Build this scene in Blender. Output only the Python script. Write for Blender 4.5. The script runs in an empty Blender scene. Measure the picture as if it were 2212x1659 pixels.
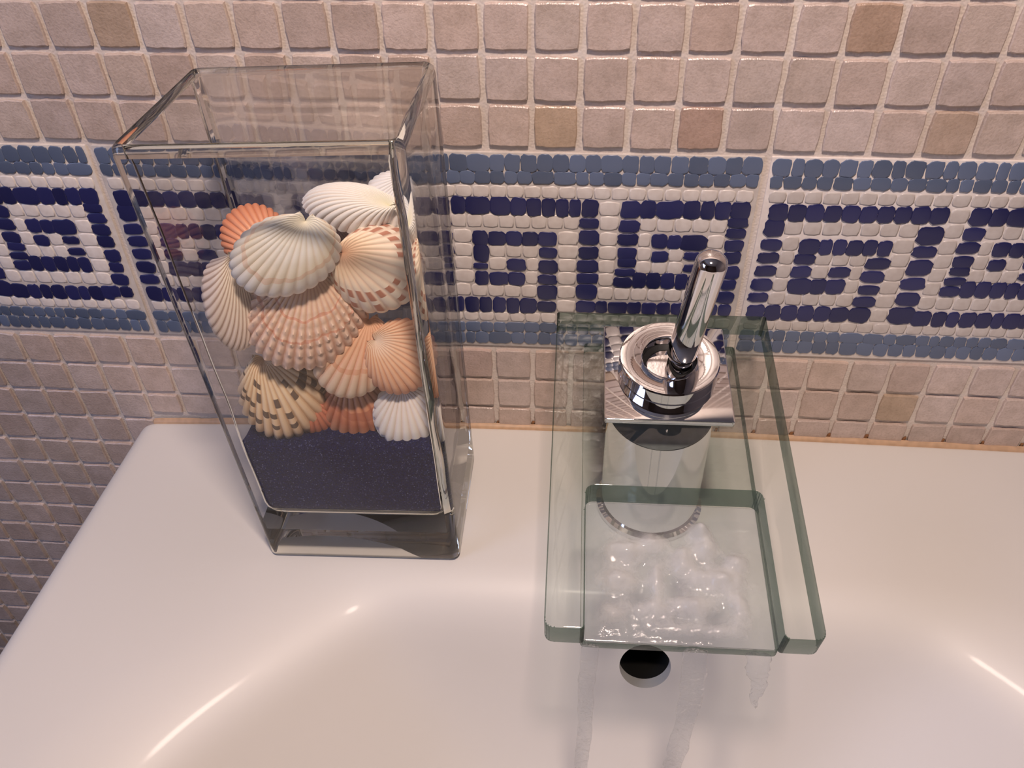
import bpy, bmesh, math, random
import numpy as np
from mathutils import Matrix, Vector, Euler, noise

# ------------------------------------------------------------------ camera, light, exposure
scene = bpy.context.scene
COL = scene.collection
cam_d = bpy.data.cameras.new('camera'); cam = bpy.data.objects.new('camera', cam_d); COL.objects.link(cam)
cam_d.sensor_width = 36.0; cam_d.lens = 36.0 * 1749.91 / 2212.0; cam_d.clip_start = 0.01
cam.matrix_world = Matrix.Translation((0.02316, -0.36560, 0.15909)) @ Matrix.Rotation(math.radians(5.52215), 4, 'Z') \
    @ Matrix.Rotation(math.radians(50.34069), 4, 'X') @ Matrix.Rotation(math.radians(-1.34151), 4, 'Z')
scene.camera = cam

world = bpy.data.worlds.new('room_ambience'); scene.world = world; world.use_nodes = True
world.node_tree.nodes['Background'].inputs[0].default_value = (1.0, 0.86, 0.84, 1)
world.node_tree.nodes['Background'].inputs[1].default_value = 0.05

def area(name, loc, target, sx, sy, watt, colr, shape='RECTANGLE'):
    d = bpy.data.lights.new(name, 'AREA'); d.shape = shape; d.size = sx
    if shape == 'RECTANGLE': d.size_y = sy
    d.energy = watt; d.color = colr
    o = bpy.data.objects.new(name, d); COL.objects.link(o); o.location = loc
    o.rotation_euler = (Vector(target) - Vector(loc)).to_track_quat('-Z', 'Y').to_euler()
    return o
area('ceiling_lamp', (0.055, -0.37, 0.62), (0.05, -0.12, -0.10), 0.08, 0.08, 5.7, (1.0, 0.79, 0.67), 'DISK')
area('window_daylight', (-1.27, -0.85, 0.50), (0.05, -0.4, 0.10), 0.6, 0.8, 10.0, (0.50, 0.61, 1.0))

vs = scene.view_settings
vs.view_transform = 'Standard'; vs.look = 'None'; vs.gamma = 1.0; vs.use_curve_mapping = False
vs.exposure = -0.20
scene.cycles.max_bounces = 7; scene.cycles.diffuse_bounces = 2; scene.cycles.transmission_bounces = 7; scene.cycles.glossy_bounces = 3
scene.cycles.transparent_max_bounces = 12
scene.cycles.caustics_refractive = True; scene.cycles.caustics_reflective = True
scene.cycles.sample_clamp_indirect = 6.0; scene.cycles.use_adaptive_sampling = True; scene.cycles.adaptive_threshold = 0.03
scene.cycles.use_denoising = True

random.seed(7)
# ------------------------------------------------------------------ helpers
def lin(r, g, b):
    f = lambda c: (c / 255 / 12.92) if c / 255 <= 0.04045 else ((c / 255 + 0.055) / 1.055) ** 2.4
    return (f(r), f(g), f(b), 1.0)

def link(name, me, mats=None, parent=None, loc=None, rot=None):
    o = bpy.data.objects.new(name, me); COL.objects.link(o)
    if mats is not None:
        for m in (mats if isinstance(mats, (list, tuple)) else [mats]): me.materials.append(m)
    if parent is not None: o.parent = parent
    if loc is not None: o.location = loc
    if rot is not None: o.rotation_euler = rot
    return o

def mesh(name, verts, faces, smooth=True):
    me = bpy.data.meshes.new(name); me.from_pydata([tuple(v) for v in verts], [], faces); me.update()
    if smooth: me.shade_smooth()
    return me

def bm_mesh(name, bm, smooth=True, sharp=None):
    bmesh.ops.recalc_face_normals(bm, faces=bm.faces[:])
    me = bpy.data.meshes.new(name); bm.to_mesh(me); bm.free()
    if smooth: me.shade_smooth()
    if sharp: me.set_sharp_from_angle(angle=math.radians(sharp))
    return me

def empty(name, loc=(0, 0, 0), rot=(0, 0, 0)):
    o = bpy.data.objects.new(name, None); COL.objects.link(o); o.location = loc; o.rotation_euler = rot
    o.empty_display_size = 0.02
    return o

def tag(o, label=None, cat=None, group=None, kind=None):
    if label: o['label'] = label
    if cat: o['category'] = cat
    if group: o['group'] = group
    if kind: o['kind'] = kind
    return o

def lathe(name, prof, seg=48, sharp=None, cap=True):
    """closed solid of revolution about local z from (r, z) pairs"""
    bm = bmesh.new(); rings = []
    for r, z in prof:
        if r < 1e-7: rings.append([bm.verts.new((0, 0, z))])
        else: rings.append([bm.verts.new((r * math.cos(2 * math.pi * i / seg), r * math.sin(2 * math.pi * i / seg), z)) for i in range(seg)])
    for a, b in zip(rings, rings[1:]):
        for i in range(seg):
            j = (i + 1) % seg
            if len(a) == 1 and len(b) == 1: continue
            if len(a) == 1: bm.faces.new((a[0], b[i], b[j]))
            elif len(b) == 1: bm.faces.new((a[i], a[j], b[0]))
            else: bm.faces.new((a[i], a[j], b[j], b[i]))
    return bm_mesh(name, bm, True, sharp)

def prism(name, poly, z0, z1, bev=0.0, seg=3, sharp=40, smooth=True):
    """extruded polygon with bevelled edges"""
    bm = bmesh.new()
    lo = [bm.verts.new((x, y, z0)) for x, y in poly]; hi = [bm.verts.new((x, y, z1)) for x, y in poly]
    n = len(poly); bm.faces.new(lo[::-1]); bm.faces.new(hi)
    for i in range(n):
        j = (i + 1) % n; bm.faces.new((lo[i], lo[j], hi[j], hi[i]))
    bmesh.ops.recalc_face_normals(bm, faces=bm.faces[:])
    if bev > 0:
        bmesh.ops.bevel(bm, geom=bm.edges[:], offset=bev, segments=seg, profile=0.5, affect='EDGES')
    return bm_mesh(name, bm, smooth, sharp)

def round_poly(pts, rad, seg=5):
    """round the corners of a polygon; rad is one radius or one per corner"""
    out = []; n = len(pts)
    for i, p in enumerate(pts):
        r = rad[i] if isinstance(rad, (list, tuple)) else rad
        p = Vector(p); a = (Vector(pts[i - 1]) - p).normalized(); b = (Vector(pts[(i + 1) % n]) - p).normalized()
        if r <= 0: out.append(tuple(p)); continue
        p0, p1 = p + a * r, p + b * r
        for k in range(seg + 1):
            t = k / seg; q = p0 * (1 - t) ** 2 + p * 2 * t * (1 - t) + p1 * t * t
            out.append((q.x, q.y))
    return out

# ------------------------------------------------------------------ materials
def mat(name):
    m = bpy.data.materials.new(name); m.use_nodes = True; nt = m.node_tree
    return m, nt, nt.nodes, nt.links, nt.nodes['Principled BSDF']

def ramp(N, stops):
    r = N.new('ShaderNodeValToRGB'); e = r.color_ramp.elements
    while len(e) < len(stops): e.new(0.5)
    for el, (p, c) in zip(e, stops): el.position = p; el.color = c
    return r

def mixrgb(N, L, typ, fac, a, b):
    m = N.new('ShaderNodeMix'); m.data_type = 'RGBA'; m.blend_type = typ
    for sock, val in ((m.inputs[0], fac), (m.inputs[6], a), (m.inputs[7], b)):
        if hasattr(val, 'is_output') or hasattr(val, 'links'): L.new(val, sock)
        elif isinstance(val, (int, float)): sock.default_value = val
        else: sock.default_value = val
    return m.outputs[2]

def add_bump(N, L, b, height, strength=0.3, dist=0.001):
    u = N.new('ShaderNodeBump'); u.inputs['Strength'].default_value = strength; u.inputs['Distance'].default_value = dist
    L.new(height, u.inputs['Height']); L.new(u.outputs[0], b.inputs['Normal']); return u

def noise_tex(N, L, scale, detail=4, rough=0.55, coord=None, dist=0.0):
    n = N.new('ShaderNodeTexNoise'); n.inputs['Scale'].default_value = scale; n.inputs['Detail'].default_value = detail
    n.inputs['Roughness'].default_value = rough; n.inputs['Distortion'].default_value = dist
    if coord is not None: L.new(coord, n.inputs['Vector'])
    return n

def object_offset_coord(N, L):
    """object coordinates shifted by a per-object random amount"""
    t = N.new('ShaderNodeTexCoord'); i = N.new('ShaderNodeObjectInfo'); a = N.new('ShaderNodeVectorMath'); a.operation = 'ADD'
    s = N.new('ShaderNodeMath'); s.operation = 'MULTIPLY'; s.inputs[1].default_value = 7.0
    L.new(i.outputs['Random'], s.inputs[0]); L.new(t.outputs['Object'], a.inputs[0]); L.new(s.outputs[0], a.inputs[1])
    return a.outputs[0], i

def m_tile():
    m, nt, N, L, b = mat('tumbled_stone_tile')
    co, info = object_offset_coord(N, L)
    n1 = noise_tex(N, L, 120, 2, 0.6, co); n2 = noise_tex(N, L, 800, 1, 0.7, co); n3 = noise_tex(N, L, 55, 1, 0.5, co)
    r1 = ramp(N, [(0.3, (0.88, 0.87, 0.86, 1)), (0.7, (1.06, 1.05, 1.05, 1))]); L.new(n1.outputs[0], r1.inputs[0])
    r2 = ramp(N, [(0.32, (0.88, 0.86, 0.84, 1)), (0.55, (1, 1, 1, 1))]); L.new(n2.outputs[0], r2.inputs[0])
    r3 = ramp(N, [(0.35, (0.95, 0.94, 0.92, 1)), (0.65, (1.03, 1.03, 1.03, 1))]); L.new(n3.outputs[0], r3.inputs[0])
    c = mixrgb(N, L, 'MULTIPLY', 1.0, info.outputs['Color'], r1.outputs[0])
    c = mixrgb(N, L, 'MULTIPLY', 0.8, c, r2.outputs[0]); c = mixrgb(N, L, 'MULTIPLY', 1.0, c, r3.outputs[0])
    L.new(c, b.inputs['Base Color']); b.inputs['Roughness'].default_value = 0.30
    b.inputs['Specular IOR Level'].default_value = 0.5
    add_bump(N, L, b, n2.outputs[0], 0.35, 0.0006); return m

def m_grout():
    m, nt, N, L, b = mat('cream_grout')
    t = N.new('ShaderNodeTexCoord'); n1 = noise_tex(N, L, 30, 2, 0.6, t.outputs['Object']); n2 = noise_tex(N, L, 900, 0, 0.6, t.outputs['Object'])
    r = ramp(N, [(0.3, lin(222, 208, 198)), (0.7, lin(238, 228, 220))]); L.new(n1.outputs[0], r.inputs[0])
    L.new(r.outputs[0], b.inputs['Base Color']); b.inputs['Roughness'].default_value = 0.55
    add_bump(N, L, b, n2.outputs[0], 0.4, 0.0005); return m

def m_glaze(name, c0, c1, rough=0.22, scale=260):
    m, nt, N, L, b = mat(name)
    co, info = object_offset_coord(N, L)
    n1 = noise_tex(N, L, scale, 1, 0.6, co)
    r = ramp(N, [(0.3, c0), (0.72, c1)]); L.new(n1.outputs[0], r.inputs[0])
    v = N.new('ShaderNodeMapRange'); v.inputs[3].default_value = 0.78; v.inputs[4].default_value = 1.2; L.new(info.outputs['Random'], v.inputs[0])
    c = mixrgb(N, L, 'MULTIPLY', 1.0, r.outputs[0], v.outputs[0])
    L.new(c, b.inputs['Base Color']); b.inputs['Roughness'].default_value = rough
    return m

def m_ceramic():
    m, nt, N, L, b = mat('white_glazed_ceramic')
    t = N.new('ShaderNodeTexCoord'); n1 = noise_tex(N, L, 9, 0, 0.5, t.outputs['Object'])
    r = ramp(N, [(0.3, lin(228, 225, 221)), (0.7, lin(234, 231, 228))]); L.new(n1.outputs[0], r.inputs[0])
    L.new(r.outputs[0], b.inputs['Base Color']); b.inputs['Roughness'].default_value = 0.48
    b.inputs['Coat Weight'].default_value = 0.035; b.inputs['Coat Roughness'].default_value = 0.10; return m

def m_chrome():
    m, nt, N, L, b = mat('polished_chrome')
    t = N.new('ShaderNodeTexCoord'); n1 = noise_tex(N, L, 40, 0, 0.5, t.outputs['Object'])
    r = ramp(N, [(0.3, (0.035, 0.035, 0.035, 1)), (0.7, (0.07, 0.07, 0.07, 1))]); L.new(n1.outputs[0], r.inputs[0])
    L.new(r.outputs[0], b.inputs['Roughness'])
    b.inputs['Base Color'].default_value = (0.80, 0.79, 0.80, 1); b.inputs['Metallic'].default_value = 1.0; return m

def m_glass(name, tint, dens, ior=1.5, rough=0.0, colr=(1, 1, 1, 1), clear=0.0):
    m = bpy.data.materials.new(name); m.use_nodes = True; nt = m.node_tree; N = nt.nodes; L = nt.links
    N.remove(N['Principled BSDF']); out = N['Material Output']
    g = N.new('ShaderNodeBsdfGlass'); g.inputs['IOR'].default_value = ior; g.inputs['Roughness'].default_value = rough
    g.inputs['Color'].default_value = colr
    if clear:
        t = N.new('ShaderNodeBsdfTransparent'); t.inputs[0].default_value = colr
        x = N.new('ShaderNodeMixShader'); x.inputs[0].default_value = clear; L.new(g.outputs[0], x.inputs[1]); L.new(t.outputs[0], x.inputs[2])
        L.new(x.outputs[0], out.inputs['Surface'])
    else: L.new(g.outputs[0], out.inputs['Surface'])
    if dens > 0:
        v = N.new('ShaderNodeVolumeAbsorption'); v.inputs['Color'].default_value = tint; v.inputs['Density'].default_value = dens
        L.new(v.outputs[0], out.inputs['Volume'])
    return m

def both_sides(N, L, f, ior):
    """same air-to-glass Fresnel on either side of an unrefracted surface"""
    g = N.new('ShaderNodeNewGeometry'); r = N.new('ShaderNodeMapRange'); r.inputs[3].default_value = ior; r.inputs[4].default_value = 1 / ior
    L.new(g.outputs['Backfacing'], r.inputs[0]); L.new(r.outputs[0], f.inputs['IOR'])

def m_clear(name, tint, ior=1.5, rough=0.0):
    """thin clear glass: straight-through tinted light plus Fresnel reflection"""
    m = bpy.data.materials.new(name); m.use_nodes = True; nt = m.node_tree; N = nt.nodes; L = nt.links
    N.remove(N['Principled BSDF']); out = N['Material Output']
    t = N.new('ShaderNodeBsdfTransparent'); t.inputs[0].default_value = tint
    g = N.new('ShaderNodeBsdfGlossy'); g.inputs['Roughness'].default_value = rough
    f = N.new('ShaderNodeFresnel'); both_sides(N, L, f, ior)
    x = N.new('ShaderNodeMixShader'); L.new(f.outputs[0], x.inputs[0]); L.new(t.outputs[0], x.inputs[1]); L.new(g.outputs[0], x.inputs[2])
    L.new(x.outputs[0], out.inputs['Surface']); return m

def m_glass_edge(name, thru, body, amt):
    """cut edge of green float glass: part see-through, part green body colour, glossy"""
    m = bpy.data.materials.new(name); m.use_nodes = True; nt = m.node_tree; N = nt.nodes; L = nt.links
    b = N['Principled BSDF']; out = N['Material Output']
    c = N.new('ShaderNodeTexCoord'); n = noise_tex(N, L, 90, 3, 0.6, c.outputs['Object'])
    r = ramp(N, [(0.3, tuple(v * 0.7 for v in body[:3]) + (1,)), (0.7, body)]); L.new(n.outputs[0], r.inputs[0]); L.new(r.outputs[0], b.inputs['Base Color'])
    b.inputs['Roughness'].default_value = 0.12
    t = N.new('ShaderNodeBsdfTransparent'); t.inputs[0].default_value = thru
    x = N.new('ShaderNodeMixShader'); x.inputs[0].default_value = amt; L.new(t.outputs[0], x.inputs[1]); L.new(b.outputs[0], x.inputs[2])
    L.new(x.outputs[0], out.inputs['Surface']); return m

def m_water(name, milk0, milk1, bump=0.5):
    m = bpy.data.materials.new(name); m.use_nodes = True; nt = m.node_tree; N = nt.nodes; L = nt.links
    N.remove(N['Principled BSDF']); out = N['Material Output']
    c = N.new('ShaderNodeTexCoord'); n1 = noise_tex(N, L, 260, 4, 0.6, c.outputs['Object'], 0.6)
    u = N.new('ShaderNodeBump'); u.inputs['Strength'].default_value = bump; u.inputs['Distance'].default_value = 0.0015; L.new(n1.outputs[0], u.inputs['Height'])
    t = N.new('ShaderNodeBsdfTransparent'); t.inputs[0].default_value = (0.95, 0.96, 0.97, 1)
    d = N.new('ShaderNodeBsdfDiffuse'); d.inputs[0].default_value = (0.86, 0.86, 0.88, 1); L.new(u.outputs[0], d.inputs['Normal'])
    tr = N.new('ShaderNodeBsdfTranslucent'); tr.inputs[0].default_value = (0.86, 0.86, 0.88, 1); L.new(u.outputs[0], tr.inputs['Normal'])
    ad = N.new('ShaderNodeMixShader'); ad.inputs[0].default_value = 0.45; L.new(d.outputs[0], ad.inputs[1]); L.new(tr.outputs[0], ad.inputs[2])
    sp = N.new('ShaderNodeSeparateXYZ'); L.new(c.outputs['Object'], sp.inputs[0])      # aerated water is whiter where it stands thicker
    jz = N.new('ShaderNodeMath'); jz.operation = 'MULTIPLY_ADD'; L.new(n1.outputs[0], jz.inputs[0]); jz.inputs[1].default_value = 0.0022; L.new(sp.outputs[2], jz.inputs[2])
    mr = N.new('ShaderNodeMapRange'); mr.interpolation_type = 'SMOOTHSTEP'; mr.inputs[1].default_value = 0.0022; mr.inputs[2].default_value = 0.0062; mr.inputs[3].default_value = milk0; mr.inputs[4].default_value = milk1; L.new(jz.outputs[0], mr.inputs[0])
    x = N.new('ShaderNodeMixShader'); L.new(mr.outputs[0], x.inputs[0]); L.new(t.outputs[0], x.inputs[1]); L.new(ad.outputs[0], x.inputs[2])
    g = N.new('ShaderNodeBsdfGlossy'); g.inputs['Roughness'].default_value = 0.04; L.new(u.outputs[0], g.inputs['Normal'])
    f = N.new('ShaderNodeFresnel'); both_sides(N, L, f, 1.33); L.new(u.outputs[0], f.inputs['Normal'])
    y = N.new('ShaderNodeMixShader'); L.new(f.outputs[0], y.inputs[0]); L.new(x.outputs[0], y.inputs[1]); L.new(g.outputs[0], y.inputs[2])
    L.new(y.outputs[0], out.inputs['Surface']); return m

def m_plain(name, colr, rough=0.5, metal=0.0):
    m, nt, N, L, b = mat(name)
    t = N.new('ShaderNodeTexCoord'); n1 = noise_tex(N, L, 300, 0, 0.6, t.outputs['Object'])
    lo = tuple(c * 0.85 for c in colr[:3]) + (1,); r = ramp(N, [(0.3, lo), (0.7, colr)]); L.new(n1.outputs[0], r.inputs[0])
    L.new(r.outputs[0], b.inputs['Base Color']); b.inputs['Roughness'].default_value = rough; b.inputs['Metallic'].default_value = metal
    return m

def m_sand():
    m, nt, N, L, b = mat('navy_sand')
    t = N.new('ShaderNodeTexCoord'); v = N.new('ShaderNodeTexVoronoi'); v.inputs['Scale'].default_value = 2300
    L.new(t.outputs['Object'], v.inputs['Vector'])
    r = ramp(N, [(0.0, lin(4, 8, 50)), (0.70, lin(12, 20, 84)), (0.95, lin(26, 36, 104)), (1.0, lin(110, 122, 170))])
    s = N.new('ShaderNodeSeparateColor'); L.new(v.outputs['Color'], s.inputs[0]); L.new(s.outputs[0], r.inputs[0])
    L.new(r.outputs[0], b.inputs['Base Color']); b.inputs['Roughness'].default_value = 0.85; b.inputs['Specular IOR Level'].default_value = 0.15
    add_bump(N, L, b, v.outputs['Distance'], 0.8, 0.0008); return m

# ------------------------------------------------------------------ border pattern, stones as (x, z, width, height) in mm on the wall
KEY_A = [(-37.0,-29.5,6.6,8.7),(-27.1,-29.5,11.5,8.7),(-15.9,-29.6,9.2,8.7),(-6.9,-29.7,7.1,8.7),(0.8,-29.7,6.7,8.7),(8.1,-29.7,6.2,8.7),(14.9,-29.8,5.8,8.7),(21.3,-29.8,5.4,8.6),(28.6,-29.9,7.4,8.6),(28.6,-38.1,9.0,5.1),(28.8,-46.1,9.1,7.2),(28.9,-54.9,9.2,6.4),(28.7,-62.9,9.9,6.5),(28.9,-70.2,10.3,5.7),(28.7,-78.6,10.2,8.4),(-26.7,-47.8,7.1,7.4),(-18.1,-47.7,8.3,7.4),(-9.4,-47.6,7.5,7.4),(-1.1,-47.5,7.5,7.3),(7.9,-47.5,8.8,7.3),(8.1,-55.5,8.5,5.4),(8.3,-63.9,8.9,6.9),(8.0,-71.7,9.1,5.2),(7.9,-79.6,9.7,8.0),(7.7,-88.9,9.3,6.2),(-26.5,-56.6,7.5,9.3),(-27.0,-64.4,7.1,3.1),(-26.7,-71.8,6.7,7.8),(-17.8,-71.7,9.2,7.1),(-8.4,-71.7,8.3,7.2),(-8.3,-63.2,9.1,6.3),(-40.3,-88.7,6.0,8.8),(-32.9,-88.7,6.9,8.8),(-25.3,-88.7,6.4,8.8),(-18.0,-88.7,6.4,8.8),(-10.6,-88.7,6.4,8.8),(-2.3,-88.7,8.4,8.7)]
KEY_B = [(48.5,-29.9,8.6,8.6),(57.0,-29.8,6.9,8.6),(67.4,-29.7,12.2,8.6),(78.1,-29.6,7.7,8.6),(85.8,-29.5,6.0,8.5),(93.0,-29.4,6.8,8.5),(101.6,-29.3,8.6,8.5),(101.3,-35.8,8.9,5.0),(101.3,-41.8,8.9,5.1),(101.2,-48.6,8.6,5.7),(101.3,-55.6,8.0,6.3),(102.1,-64.4,7.9,6.7),(101.8,-71.7,7.2,5.6),(101.1,-79.6,8.8,6.5),(48.5,-39.1,9.1,6.3),(48.3,-46.7,9.4,5.9),(48.4,-54.5,8.8,5.9),(48.7,-60.1,8.7,4.7),(48.1,-66.0,9.4,4.1),(47.4,-72.1,8.7,5.5),(55.9,-70.6,6.5,8.4),(63.3,-70.5,6.5,8.4),(70.6,-70.5,6.5,8.4),(77.5,-70.5,5.6,8.4),(84.2,-70.5,6.0,8.4),(81.9,-55.4,8.4,4.2),(82.4,-62.4,8.5,4.0),(64.1,-47.1,7.3,7.2),(71.6,-47.3,6.2,7.1),(81.2,-47.5,11.7,8.1),(65.1,-56.0,7.6,5.9),(28.6,-88.2,9.4,6.7),(37.1,-88.1,5.8,6.7),(45.7,-88.1,9.4,6.7),(54.6,-88.0,6.7,6.7),(62.4,-88.0,7.1,6.7),(70.2,-87.9,6.6,6.7),(77.9,-87.8,7.1,6.7),(86.1,-87.8,7.5,6.7),(94.5,-87.7,7.4,6.6),(102.2,-87.7,6.1,6.6)]
KEY_A2 = [(119.6,-29.8,8.3,8.1),(128.4,-29.8,7.6,8.1),(136.9,-29.8,7.6,8.0),(145.3,-29.8,7.3,8.0),(153.8,-29.8,7.7,8.0),(162.1,-29.8,7.1,8.0),(170.2,-29.8,7.2,8.0),(178.2,-29.8,7.1,8.0),(186.5,-29.8,7.6,8.0),(195.1,-29.8,7.9,8.0),(194.0,-40.6,11.2,9.0),(194.0,-49.6,10.5,5.7),(194.0,-58.5,10.6,8.5),(193.6,-68.2,11.0,6.3),(193.8,-77.5,10.5,7.1),(119.2,-38.3,8.8,8.6),(119.3,-47.6,9.4,5.7),(119.4,-55.1,9.7,5.6),(119.2,-62.7,9.4,5.8),(118.8,-71.1,9.6,6.4),(118.4,-78.9,9.4,5.2),(118.5,-88.3,8.3,8.5),(127.4,-88.3,7.6,8.5),(136.0,-88.3,7.6,8.4),(144.5,-88.2,7.4,8.4),(152.9,-88.2,7.3,8.4),(161.7,-88.2,8.5,8.4),(172.0,-88.2,10.0,8.4),(172.5,-79.9,10.0,5.6),(172.8,-72.5,9.5,5.0),(172.8,-64.7,10.2,6.0),(173.3,-56.8,10.5,5.9),(137.9,-48.3,8.9,7.9),(146.1,-48.3,5.8,7.9),(152.8,-48.2,5.8,7.9),(160.1,-48.2,6.9,7.9),(167.4,-48.1,6.0,7.9),(174.4,-48.1,6.1,7.8),(137.2,-55.4,9.3,5.5),(136.9,-62.7,8.8,6.2),(137.9,-71.4,11.1,8.4),(147.1,-71.3,7.4,8.0),(155.6,-71.1,8.9,7.8),(155.9,-62.4,9.3,5.6)]
KEY_B2 = [(193.2,-87.7,12.0,9.3),(203.9,-89.2,9.2,8.4),(212.8,-89.2,6.4,8.4),(219.7,-89.2,5.5,8.3),(227.2,-89.2,7.3,8.3),(235.3,-89.2,6.8,8.3),(242.2,-89.2,5.0,8.3),(249.4,-89.2,7.3,8.3),(254.8,-89.2,1.6,8.3)]
STRIP_1 = [(-43.3,-7.0,5.7,7.9),(-35.6,-7.0,8.0,7.9),(-25.9,-6.9,9.9,7.8),(-16.9,-6.9,6.5,7.8),(-9.4,-6.8,6.8,7.8),(-1.6,-6.8,7.2,7.8),(6.2,-6.7,6.8,7.8),(13.9,-6.7,7.0,7.8),(21.7,-6.7,6.9,7.8),(29.3,-6.6,6.7,7.8),(38.0,-6.6,9.1,7.7),(46.9,-6.5,7.1,7.7),(54.4,-6.5,6.3,7.7),(61.8,-6.5,7.0,7.7),(69.9,-6.4,7.4,7.7),(78.4,-6.4,8.2,7.7),(87.0,-6.3,7.3,7.7),(94.9,-6.3,6.9,7.7),(103.2,-6.2,8.1,7.6)]
STRIP_2 = [(-44.9,-14.4,5.4,6.0),(-38.5,-14.4,5.8,6.0),(-31.5,-14.3,6.4,5.9),(-24.2,-14.3,6.7,5.9),(-16.9,-14.3,6.1,5.9),(-10.3,-14.2,5.5,5.9),(-3.6,-14.2,6.3,5.9),(5.3,-14.1,9.7,5.9),(15.8,-14.1,9.7,5.9),(24.3,-14.0,5.6,5.9),(31.1,-14.0,6.4,5.9),(38.9,-14.0,7.6,5.9),(46.6,-13.9,6.2,5.9),(53.4,-13.9,5.7,5.8),(60.8,-13.9,7.5,5.8),(68.7,-13.8,6.7,5.8),(76.0,-13.8,6.3,5.8),(83.0,-13.8,6.1,5.8),(90.3,-13.7,6.8,5.8),(97.8,-13.7,6.6,5.8),(104.5,-13.6,5.3,5.8)]
STRIP_3 = [(-41.4,-103.7,7.6,5.7),(-32.9,-103.5,7.5,5.7),(-25.2,-103.4,6.1,5.7),(-18.1,-103.3,6.1,5.7),(-9.5,-103.1,9.3,5.7),(-0.2,-103.0,7.4,5.7),(8.6,-102.8,8.3,5.7)]
STRIP_4 = [(-40.9,-111.2,5.7,7.0),(-34.7,-111.1,4.8,7.0),(-28.1,-110.9,6.7,7.0),(-18.1,-110.8,11.4,7.0),(-8.2,-110.6,6.6,7.0),(-0.7,-110.5,6.6,7.0),(6.6,-110.4,6.1,7.0)]
STRIP_3R = [(133.6,-103.1,5.8,5.9),(140.9,-103.2,6.8,5.9),(148.5,-103.2,6.3,5.9),(155.5,-103.2,5.8,5.9),(162.3,-103.3,5.8,5.9),(171.8,-103.3,11.0,5.8),(183.1,-103.4,9.5,5.8),(191.8,-103.4,5.7,5.8),(200.2,-103.4,9.0,5.8),(208.8,-103.5,6.1,5.8),(215.0,-103.5,4.2,5.8),(221.2,-103.5,6.1,5.8),(228.1,-103.6,5.6,5.8),(234.5,-103.6,5.1,5.8),(240.9,-103.6,5.6,5.8),(248.2,-103.7,7.0,5.8),(256.8,-103.7,8.1,5.8)]
STRIP_4R = [(133.9,-110.1,4.9,7.5),(140.8,-110.1,6.8,7.5),(148.7,-110.1,6.8,7.5),(156.3,-110.2,6.3,7.5),(163.4,-110.2,5.8,7.5),(171.5,-110.2,8.2,7.5),(180.5,-110.2,7.7,7.4),(188.8,-110.3,6.7,7.4),(196.6,-110.3,6.7,7.4),(203.8,-110.3,5.7,7.4),(211.1,-110.3,6.7,7.4),(218.8,-110.4,6.6,7.4),(225.5,-110.4,4.7,7.4),(232.0,-110.4,6.1,7.4),(238.9,-110.4,5.6,7.4),(245.8,-110.5,6.1,7.4),(253.4,-110.5,7.0,7.4),(260.7,-110.5,5.4,7.4)]

# ------------------------------------------------------------------ the wall
P = 0.022                      # mosaic pitch
BH = 5.3895 * P                # height of the border course, its top joint lies at z = 0
M_TILE = m_tile(); M_GROUT = m_grout(); M_CER = m_ceramic(); M_CHROME = m_chrome()
M_NAVY = m_glaze('navy_glaze', lin(34, 36, 78), lin(54, 56, 112), 0.3)
M_SLATE = m_glaze('slate_blue_glaze', lin(88, 102, 130), lin(114, 127, 155), 0.3)
M_WHITE = m_glaze('off_white_glaze', lin(224, 214, 208), lin(236, 228, 223), 0.3)

def box_mesh(name, x0, x1, y0, y1, z0, z1):
    v = [(x, y, z) for z in (z0, z1) for y in (y0, y1) for x in (x0, x1)]
    return mesh(name, v, [(0, 2, 3, 1), (4, 5, 7, 6), (0, 1, 5, 4), (2, 6, 7, 3), (0, 4, 6, 2), (1, 3, 7, 5)], False)

FLOOR_Z = -1.03
RX0, RX1, RY0, RZ1 = -1.30, 1.10, -1.90, 1.45
wall = link('wall_back', box_mesh('wall_back', RX0, RX1, 0.0002, 0.12, FLOOR_Z, RZ1), M_GROUT)
tag(wall, kind='structure')
M_ROOM = m_plain('room_wall_stone', lin(196, 178, 166), 0.5); M_DARKENED = m_plain('darkened_front_wall', lin(92, 70, 56), 0.4)  # unseen front wall is darkened to cut frontal bounce light on the bowl
for nm, bx, m in (('floor', (RX0, RX1, RY0, 0.12, FLOOR_Z - 0.05, FLOOR_Z), m_plain('floor_stone', lin(104, 88, 78), 0.4)),
                  ('ceiling', (RX0, RX1, RY0, 0.12, RZ1, RZ1 + 0.05), m_plain('white_ceiling', lin(240, 236, 230), 0.8)),
                  ('wall_left', (RX0 - 0.1, RX0, RY0, 0.12, FLOOR_Z, RZ1), M_ROOM), ('wall_right', (RX1, RX1 + 0.1, RY0, 0.12, FLOOR_Z, RZ1), M_ROOM),
                  ('wall_front', (RX0, RX1, RY0 - 0.1, RY0, FLOOR_Z, RZ1), M_DARKENED)):
    tag(link(nm, box_mesh(nm, *bx), m), kind='structure')

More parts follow.
